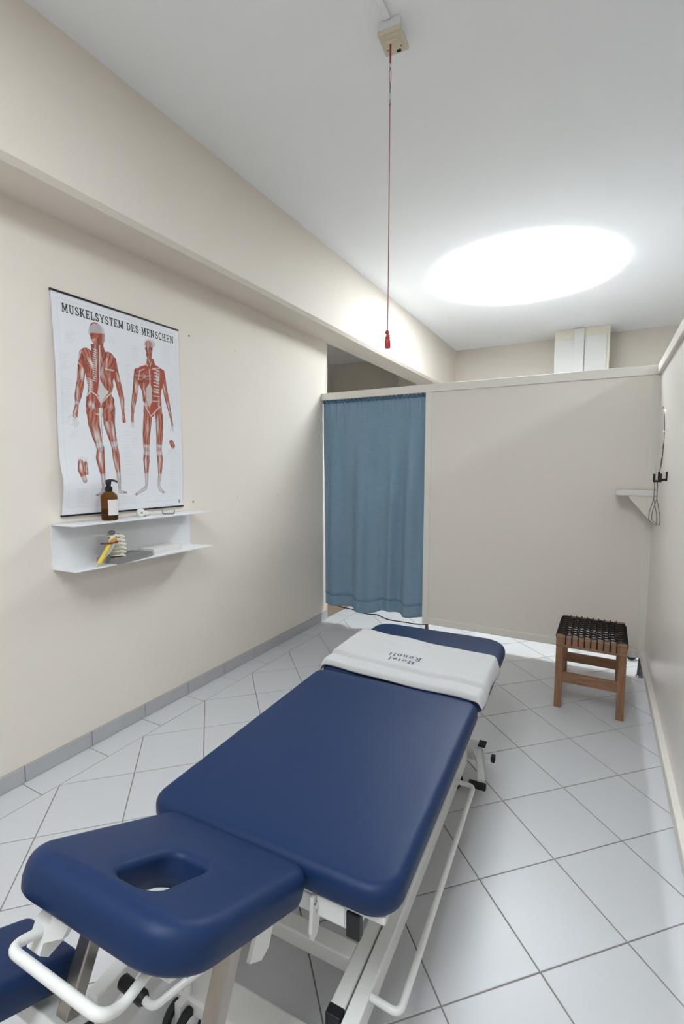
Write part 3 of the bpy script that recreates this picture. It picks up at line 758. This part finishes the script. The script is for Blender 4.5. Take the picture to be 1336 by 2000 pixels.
# --- figure seen from the front
limb([(706, 1140), (704, 1200), (706, 1290), (708, 1370)], [33, 35, 22, 13], 3, .25, tendon=((0, .12), (.65, 1)))
limb([(790, 1140), (796, 1200), (796, 1290), (790, 1370)], [32, 34, 22, 13], 3, .25, tendon=((0, .12), (.65, 1)))
limb([(708, 1370), (700, 1392), (640, 1432)], [15, 20, 12], 4, .55, red=GRY*.9+RED*.15, tendon=((0, .9),)); limb([(790, 1370), (798, 1395), (822, 1418)], [14, 19, 12], 4, .5, red=GRY*.9+RED*.2, tendon=((0, .9),))
limb([(716, 900), (706, 1020), (704, 1120)], [48, 42, 32], 4, .12, tendon=((.9, 1),)); limb([(792, 900), (794, 1020), (790, 1120)], [46, 40, 31], 4, .15, tendon=((.9, 1),))
limb([(644, 610), (634, 690), (626, 770)], [36, 31, 27], 3, .3); limb([(626, 770), (616, 840), (612, 900)], [28, 22, 12], 3, .2)
limb([(812, 620), (826, 700), (842, 780)], [33, 29, 26], 3, .25); limb([(842, 780), (860, 860), (874, 930)], [27, 20, 11], 3, .2)
limb([(612, 900), (612, 940)], [13, 15], 2, .1); limb([(874, 930), (880, 970)], [13, 15], 3, .5)
for e in (598, 608, 618, 626): line([(612, 940), (e, 985)], WHT*.75, 4)
for e in (864, 874, 884, 890): line([(880, 965), (e, 1012)], WHT*.7, 4)
poly([(706, 520), (752, 520), (764, 560), (826, 600), (828, 660), (806, 740), (804, 840), (812, 885), (736, 915), (688, 885), (690, 830), (676, 740), (640, 660), (632, 600), (660, 572), (706, 560)], RED)
limb([(660, 640), (715, 640)], [52, 46], 4, .06); limb([(785, 620), (775, 760)], [34, 26], 5, .3)
limb([(690, 700), (695, 800)], [26, 22], 6, .2); limb([(790, 780), (796, 880)], [28, 26], 3, .15); limb([(708, 800), (706, 880)], [30, 34], 4, .2)
poly([(728, 680), (742, 720), (745, 800), (728, 850), (706, 800), (704, 720)], WHT*.85, .85)
for k in range(8): line([(757, 590+k*22), (790, 604+k*21)], WHT, 6, .9)
line([(724, 575), (730, 690)], WHT, 7); line([(706, 560), (736, 590), (800, 582)], WHT, 6, .85); line([(750, 735), (786, 740)], WHT, 5); line([(752, 770), (790, 775)], WHT, 5); line([(748, 805), (788, 808)], WHT, 5)
line([(690, 820), (735, 905), (800, 840)], WHT, 6, .8); line([(690, 590), (660, 600), (650, 660)], WHT, 6, .6); line([(760, 880), (764, 1050)], WHT, 6, .9)
limb([(728, 520), (730, 575)], [24, 26], 3, .2, red=RED*.8)
limb([(724, 430), (724, 505)], [42, 30], 3, .1, red=RED*.85); poly([(688, 430), (694, 402), (718, 388), (748, 392), (766, 416), (766, 440), (740, 440), (710, 438)], (.50, .33, .31), .55)
poly([(694, 446), (712, 444), (712, 460), (696, 462)], DRK, .7); poly([(728, 446), (746, 446), (744, 464), (728, 460)], DRK, .7); poly([(700, 486), (728, 486), (724, 500), (704, 498)], DRK, .5)
# --- small foot and hand studies
limb([(262, 1215), (262, 1270), (282, 1340)], [24, 30, 20], 6, .5, tendon=((.75, 1),)); limb([(295, 1220), (298, 1290)], [14, 16], 4, .6)
for k in range(5): line([(252+k*13, 1210), (246+k*14, 1178+abs(k-2)*5)], GRY, 4, .6)
limb([(872, 1082), (882, 1105)], [26, 28], 5, .1)
for e in (846, 862, 878, 896, 912): line([(878, 1110), (e, 1165)], GRY, 3, .6)
# --- the fine caption lines around the figures, and the thin frame
def capt(x0, x1, y0, y1, step, slope):
    y = y0
    while y < y1:
        xa = x0+rng.random()*12; xb = x1-rng.random()*(x1-x0)*.45; line([(xa, y+slope*(xa-x0)), (xb, y+slope*(xb-x0))], GRY, 2.4, .36); y += step*(.8+.5*rng.random())
for a in ((150, 240, 335, 415, 12, .12), (120, 190, 480, 590, 13, .10), (125, 215, 655, 960, 12, .08), (190, 260, 1005, 1050, 13, .06), (230, 310, 1395, 1500, 13, -.02), (440, 500, 365, 410, 12, .16),
          (560, 600, 560, 880, 16, .08), (600, 660, 430, 540, 13, .10), (800, 880, 430, 560, 14, .14), (855, 915, 620, 860, 18, .06), (860, 915, 1180, 1420, 15, -.02), (545, 620, 1010, 1320, 22, .02), (545, 660, 1450, 1490, 12, -.04), (600, 660, 1010, 1120, 15, .02)): capt(*a)
FR = (.50, .52, .58)
for s_, d_ in ((np.abs(S-.035), S), (np.abs(S-.972), S), (np.abs(T-.028)*AS, T), (np.abs(T-.962)*AS, T)):
    k = (np.clip(1.3-s_/.0026, 0, 1)*((S > .034) & (S < .973) & (T > .027) & (T < .963)))[..., None]*.35; img[:] = img*(1-k)+np.array(FR)*k
poly([(925, 1467), (938, 1467), (938, 1488), (925, 1488)], (.12, .13, .18), .7)
me = bpy.data.meshes.new('printed_sheet')
vx = [pos(s, t) for t in np.linspace(0, 1, NY_) for s in np.linspace(0, 1, NX_)]
idx = np.arange(NX_*NY_).reshape(NY_, NX_)
fcs = np.stack([idx[:-1, :-1], idx[1:, :-1], idx[1:, 1:], idx[:-1, 1:]], -1).reshape(-1, 4)
me.from_pydata(vx, [], fcs.tolist()); me.polygons.foreach_set('use_smooth', [True]*len(fcs))
ca = me.color_attributes.new('print', 'FLOAT_COLOR', 'POINT')
ca.data.foreach_set('color', np.concatenate([np.clip(img, 0, 1), np.ones((NY_, NX_, 1))], -1).astype(np.float32).ravel())
pm = bpy.data.materials.new('printed_laminate'); pm.use_nodes = True
at_ = pm.node_tree.nodes.new('ShaderNodeAttribute'); at_.attribute_name = 'print'
pb = pm.node_tree.nodes['Principled BSDF']; pm.node_tree.links.new(at_.outputs['Color'], pb.inputs['Base Color']); pb.inputs['Roughness'].default_value = .16; pb.inputs['Specular IOR Level'].default_value = .45
me.materials.append(pm)
sh = bpy.data.objects.new('printed_sheet', me); COL.objects.link(sh); sh.parent = ps
# headline as raised ink
q, wdt = layout('MUSKELSYSTEM DES MENSCHEN', .10); mb = MB()
s0, s1, tb_, hg = .064, .952, .0835, .0385
for quad in q: 
    P2 = []
    for k in range(4):
        (ax, ay), (bx, by) = quad[k], quad[(k+1) % 4]; P2.append((ax, ay))
    mb.add([pos(s0+(s1-s0)*x/wdt, tb_-hg*yy, .0006) for x, yy in P2], [(0, 1, 2, 3)])
mb.build('headline_lettering', INK, ps, auto=False)
for nm, t, zz in (('top_strip', 0, 0), ('bottom_strip', 1, 0)):
    B(.002, .012, -.004, PW+.004, -PH*t-.004, -PH*t+.004, bev=.001).build(nm, BLACKP, ps)

# ------------------------------------------------------------------ wall shelf and what stands on it
ws = tag(empty('wall_shelf', (XW, 0, 0)), 'white folded sheet-metal shelf under the anatomy chart', 'shelf')
B(0, .004, 1.222, 2.030, .900, 1.102).build('back_plate', SHELFM, ws)
for nm, z in (('upper_ledge', 1.098), ('lower_ledge', .898)):
    MB().prism([(0, 1.222, z), (.152, 1.232, z), (.152, 2.072, z), (.0, 2.034, z)], (0, 0, .004)).build(nm, SHELFM, ws)
ZU, ZL = 1.102, .902
# pump bottle
bx, by = -2.072, 1.470
bo = tag(empty('pump_bottle', (bx, by, ZU), math.radians(-30)), 'brown glass pump bottle with a pale label on the shelf', 'bottle')
MB().lathe([(.033, 0), (.0365, .004), (.0375, .012), (.0375, .112), (.035, .122), (.022, .134), (.0135, .141), (.0125, .150)], n=32).build('bottle_body', AMBER, bo)
MB().lathe([(.031, .003), (.0345, .008), (.0345, .055)], n=32).build('liquid', LIQ, bo)
mb = MB(); vs = []; fs = []
for k in range(13):
    a = math.radians(-14+8.5*k)
    for z in (.026, .100): vs.append((.0382*math.cos(a), .0382*math.sin(a), z))
for k in range(12): fs.append((2*k, 2*k+2, 2*k+3, 2*k+1))
mb.add(vs, fs, True).build('label', LABELM, bo, auto=False)
pu = MB().lathe([(.0155, .141), (.0165, .144), (.0165, .158), (.011, .162), (.0105, .172), (.0125, .174), (.0125, .190), (.011, .194)], n=22).build('pump', BLACKP, bo)
MB().tube([(0, 0, .190), (.010, .016, .191), (.017, .032, .187), (.019, .036, .181)], [.007, .006, .0045, .0035], 10).build('nozzle', BLACKP, pu)
# massage roller
mr = tag(empty('massage_roller', (-2.065, 1.640, ZU), math.radians(35)), 'small white massage roller beside the pump bottle', 'massage roller')
MB().lathe([(.005, -.014), (.012, -.016), (.020, -.012), (.022, 0), (.020, .012), (.012, .016), (.005, .014)], (0, 0, .0225), (.55, -.8, 0), 24).build('wheel', OFFW, mr)
MB().lathe([(.004, 0), (.004, .002)], Vector((0, 0, .0225))+Vector((.55, -.8, 0)).normalized()*.015, (.55, -.8, 0), 12).build('axle_cap', DARKMET, mr)
MB().lathe([(.004, -.012), (.011, -.010), (.014, 0), (.011, .010), (.004, .012)], (.010, .052, .0145), (.55, -.8, 0), 20).build('wheel', OFFW, mr)
MB().tube([(0, 0, .018), (.005, .030, .014), (.012, .066, .012), (.016, .11, .012)], [.006, .006, .007, .008], 10).build('handle', OFFW, mr)
# glass bowl
gb = tag(MB().lathe([(.020, 0), (.030, .002), (.0335, .012), (.034, .026), (.0325, .026), (.0315, .012), (.027, .0045), (.0, .004)], n=32, cap=True).build('glass_bowl', GLASS), 'small clear glass bowl at the end of the shelf', 'bowl')
gb.location = (-2.062, 1.815, ZU)
# lower ledge: grey book, shoulder model, white box
gk = tag(empty('grey_book', (-2.052, 1.528, ZL), math.radians(10)), 'grey cloth-covered book on the lower shelf', 'book')
B(-.062, .064, -.105, .112, .003, .021).build('pages', OFFW, gk)
B(-.066, .067, -.108, .115, 0, .003).build('cover', GREYBK, gk); B(-.066, .067, -.108, .115, .021, .024).build('cover', GREYBK, gk); B(.064, .0675, -.108, .115, 0, .024).build('spine', GREYBK, gk)
B(-.066, -.0625, -.108, .115, 0, .024).build('cover_edge', GREYBK, gk); B(-.066, .067, -.1085, -.105, 0, .024).build('cover_edge', GREYBK, gk); B(-.066, .067, .112, .1155, 0, .024).build('cover_edge', GREYBK, gk)
wb = tag(empty('white_box', (-2.072, 1.770, ZL), math.radians(6)), 'flat white cardboard box on the lower shelf', 'box')
B(-.048, .048, -.105, .105, 0, .026, bev=.001).build('tray', OFFW, wb); B(-.050, .050, -.107, .107, .014, .034, bev=.002).build('lid', OFFW, wb)
am = tag(empty('joint_model', (-2.045, 1.440, ZL+.0245), math.radians(-6)), 'plastic joint model of bones and yellow ligaments leaning on the grey book', 'anatomical model')
# vertebra stack standing on the book
for k in range(6):
    z = .012+.0185*k; r_ = .031-.0018*k; off = .006*math.sin(k*.8)
    vt = MB().lathe([(r_*.75, 0), (r_, .003), (r_*.86, .007), (r_, .012), (r_*.75, .0145)], (off, .038-.004*k, z-.009), n=18)
    vt.tube([(off+.014, .040-.004*k, z), (off+.033, .050, z-.004), (off+.040, .060, z-.009)], [.008, .006, .0035], 8)
    vt.tube([(off, .052, z), (off-.004, .072, z-.003), (off-.002, .080, z-.008)], [.008, .007, .004], 8)
    vt.build('vertebra', BONE, am)
    if k < 5: MB().lathe([(r_*.8, 0), (r_*.9, .0015), (r_*.8, .004)], (off, .036-.004*k, z+.005), n=16).build('disc', ORANGE if k > 2 else OFFW, am)
MB().lathe([(.014, 0), (.018, .006), (.014, .013), (.004, .016)], (.002, .014, .113), n=16).build('cap', GREYBK, am)
# curved blade of bone leaning down past the book, with ligament and pin
vs = []; fs = []; nA, nB = 22, 12
for a in range(nA+1):
    t = a/nA; wv = .032*math.sin(PI*(.08+.86*t))**.75
    cy = -.002-.078*(t**1.15); cz = .108-.128*t
    for b in range(nB+1):
        w2 = (b/nB-.5)*2
        vs.append((.030+.014*math.cos(w2*1.3), cy+wv*w2*.80+.018*math.sin(t*PI), cz+.012*w2*math.sin(t*PI)))
for a in range(nA):
    for b in range(nB): i = a*(nB+1)+b; fs.append((i, i+1, i+nB+2, i+nB+1))
bl = MB().add(vs, fs, True).build('bone_blade', OFFW, am, auto=False); md = bl.modifiers.new('thick', 'SOLIDIFY'); md.thickness = .005
MB().tube([(.044, -.006, .094), (.050, -.030, .064), (.052, -.058, .022), (.052, -.074, -.004), (.052, -.080, -.012)], [.006, .010, .0095, .012, .0105], 12).build('ligament', YELLOW, am)
MB().tube([(.048, .006, .092), (.052, -.012, .082), (.052, -.028, .074)], [.008, .011, .006], 10).build('tendon', ORANGE, am)
MB().tube([(.058, .010, .078), (.060, -.020, .078), (.058, -.072, .080)], [.0045, .004, .0032], 10).build('pin', BROWNROD, am)

# ------------------------------------------------------------------ screws left in the wall
for (px, py), lb in (((369, 656), 'dark screw in the wall beside the top corner of the chart'), ((377, 980), 'small screw in the wall beside the lower corner of the chart'),
                     ((460, 685), 'small wall plug high on the bare cream wall'), ((465, 972), 'lower white wall plug nearer the shelf'), ((543, 967), 'lower white wall plug nearer the curtain')):
    p = at(px, py, 0, XW); dk = py in (656, 980)
    o = MB().lathe([(.0052, -.001), (.0052, .003), (.0035, .005), (.0012, .0045)], (0, 0, 0), (1, 0, 0), 12).build('wall_screw' if dk else 'wall_plug', DARKMET if dk else OFFW)
    o.location = p; tag(o, lb, 'screw' if dk else 'wall plug')

# ------------------------------------------------------------------ right-hand corner: mirror, hooks, hangers, shelf
mi = tag(empty('round_mirror', (XR, 3.345, 1.520)), 'frameless round mirror on the right-hand partition', 'mirror')
MB().lathe([(.188, 0), (.190, .001), (.190, .0025), (.186, .003)], (0, 0, 0), (-1, 0, 0), 64).build('backing', DARKMET, mi)
MB().lathe([(.1885, .0028), (.1880, .0050), (.1860, .0055)], (0, 0, 0), (-1, 0, 0), 64).build('glass', SILVER, mi)
def hook(y, z, label):
    h = tag(empty('coat_hook', (XR, y, z)), label, 'hook', 'hooks on the right-hand partition')
    B(-.006, 0, -.012, .012, -.022, .026, bev=.001).build('plate', BLACKP, h)
    B(-.040, -.006, -.010, .010, -.022, -.010, bev=.001).build('arm', BLACKP, h)
    B(-.040, -.030, -.010, .010, -.012, .024, bev=.001).build('tip', BLACKP, h)
    return h
hook(2.92, 1.312, 'empty black square coat hook on the glossy partition'); hook(3.17, 1.300, 'black square coat hook holding the wire hangers')
for k, (dx, ry, lb) in enumerate(((.002, .10, 'thin dark wire hanger hanging closest to the glossy partition'), (-.016, .10, 'thin dark wire hanger hanging outermost on the hook'))):
    hg_ = tag(empty('wire_hanger', (XR-.018+dx*.8, 3.17, 1.290), ry*.4), lb, 'hanger', 'wire hangers on the hook')
    MB().tube([(0, .014*math.cos(a), -.006+.014*math.sin(a)-.002) for a in [PI*.9-k2*PI*1.05/10 for k2 in range(11)]]+[(0, 0, -.035), (0, 0, -.105)], .0016, 6).build('hook_stem', BRASS, hg_)
    MB().tube(smoothpath([(0, 0, -.105), (0, .150, -.190), (0, .160, -.225), (0, .145, -.240), (0, -.145, -.240), (0, -.160, -.225), (0, -.150, -.190), (0, 0, -.105)], .02, 4), .0016, 6).build('frame', BRASS, hg_)
cs = tag(empty('corner_shelf', (XR, 3.36, 1.19)), 'small white bracket shelf in the corner by the round mirror', 'shelf')
B(-.212, 0, 0, .188, 0, .030, bev=.003).build('board', TRIM, cs)
MB().prism([(-.150, .012, 0), (0, .012, 0), (0, .012, -.170), (-.010, .012, -.170)], (0, .018, 0)).build('bracket', PANEL, cs)

# ------------------------------------------------------------------ cable on the floor, castor beyond the gap, cupboard on the far wall
pts = [at(x, y, 2, .004) for x, y in ((636, 1177), (655, 1180), (668, 1186), (690, 1190), (706, 1197), (722, 1199.5), (737, 1200), (750, 1207), (764, 1211.5), (790, 1215), (812, 1219), (836, 1219.5))]
c_ = MB().tube([p for p in smoothpath(pts, .1, 4)], .0042, 8).build('power_cable', CABLEM); tag(c_, 'black power cable lying on the tiles under the curtain', 'cable')
wc = tag(empty('equipment_castor', (.243, 3.86, 0), .5), 'black rubber castor seen through the gap under the partition behind the stool', 'castor')
MB().lathe([(.020, -.008), (.034, -.010), (.038, -.005), (.038, .005), (.034, .010), (.020, .008)], (0, 0, .038), (0, 1, 0), 28).build('tyre', RUBBER, wc)
MB().lathe([(.005, -.0085), (.026, -.0075), (.026, .0075), (.005, .0085)], (0, 0, .038), (0, 1, 0), 24).build('hub', WHITEP, wc)
mb = MB()
for s in (-1, 1): mb.bar((0, s*.0145, .030), (.022, s*.0145, .085), .004, .020, (1, 0, 0))
mb.box(.005, .040, -.0165, .0165, .083, .088); mb.tube([(.022, 0, .086), (.022, 0, .30)], .012, 12)
mb.build('fork', CHROME, wc)
cb = tag(empty('wall_cupboard', (-.285, 6.44, ZC)), 'white cupboard box at the ceiling of the far wall', 'cupboard')
B(-.288, .300, .012, .39, -1.0, -.0, bev=0).build('carcass', CABWARM, cb)
B(-.286, -.075, 0, .012, -.99, -.118, bev=.002).build('door', CABW, cb)
B(.040, .268, 0, .012, -.99, -.098, bev=.002).build('door', CABW, cb)
B(-.075, .034, -.028, .012, -.99, -.012, bev=.002).build('centre_panel', CABW, cb)
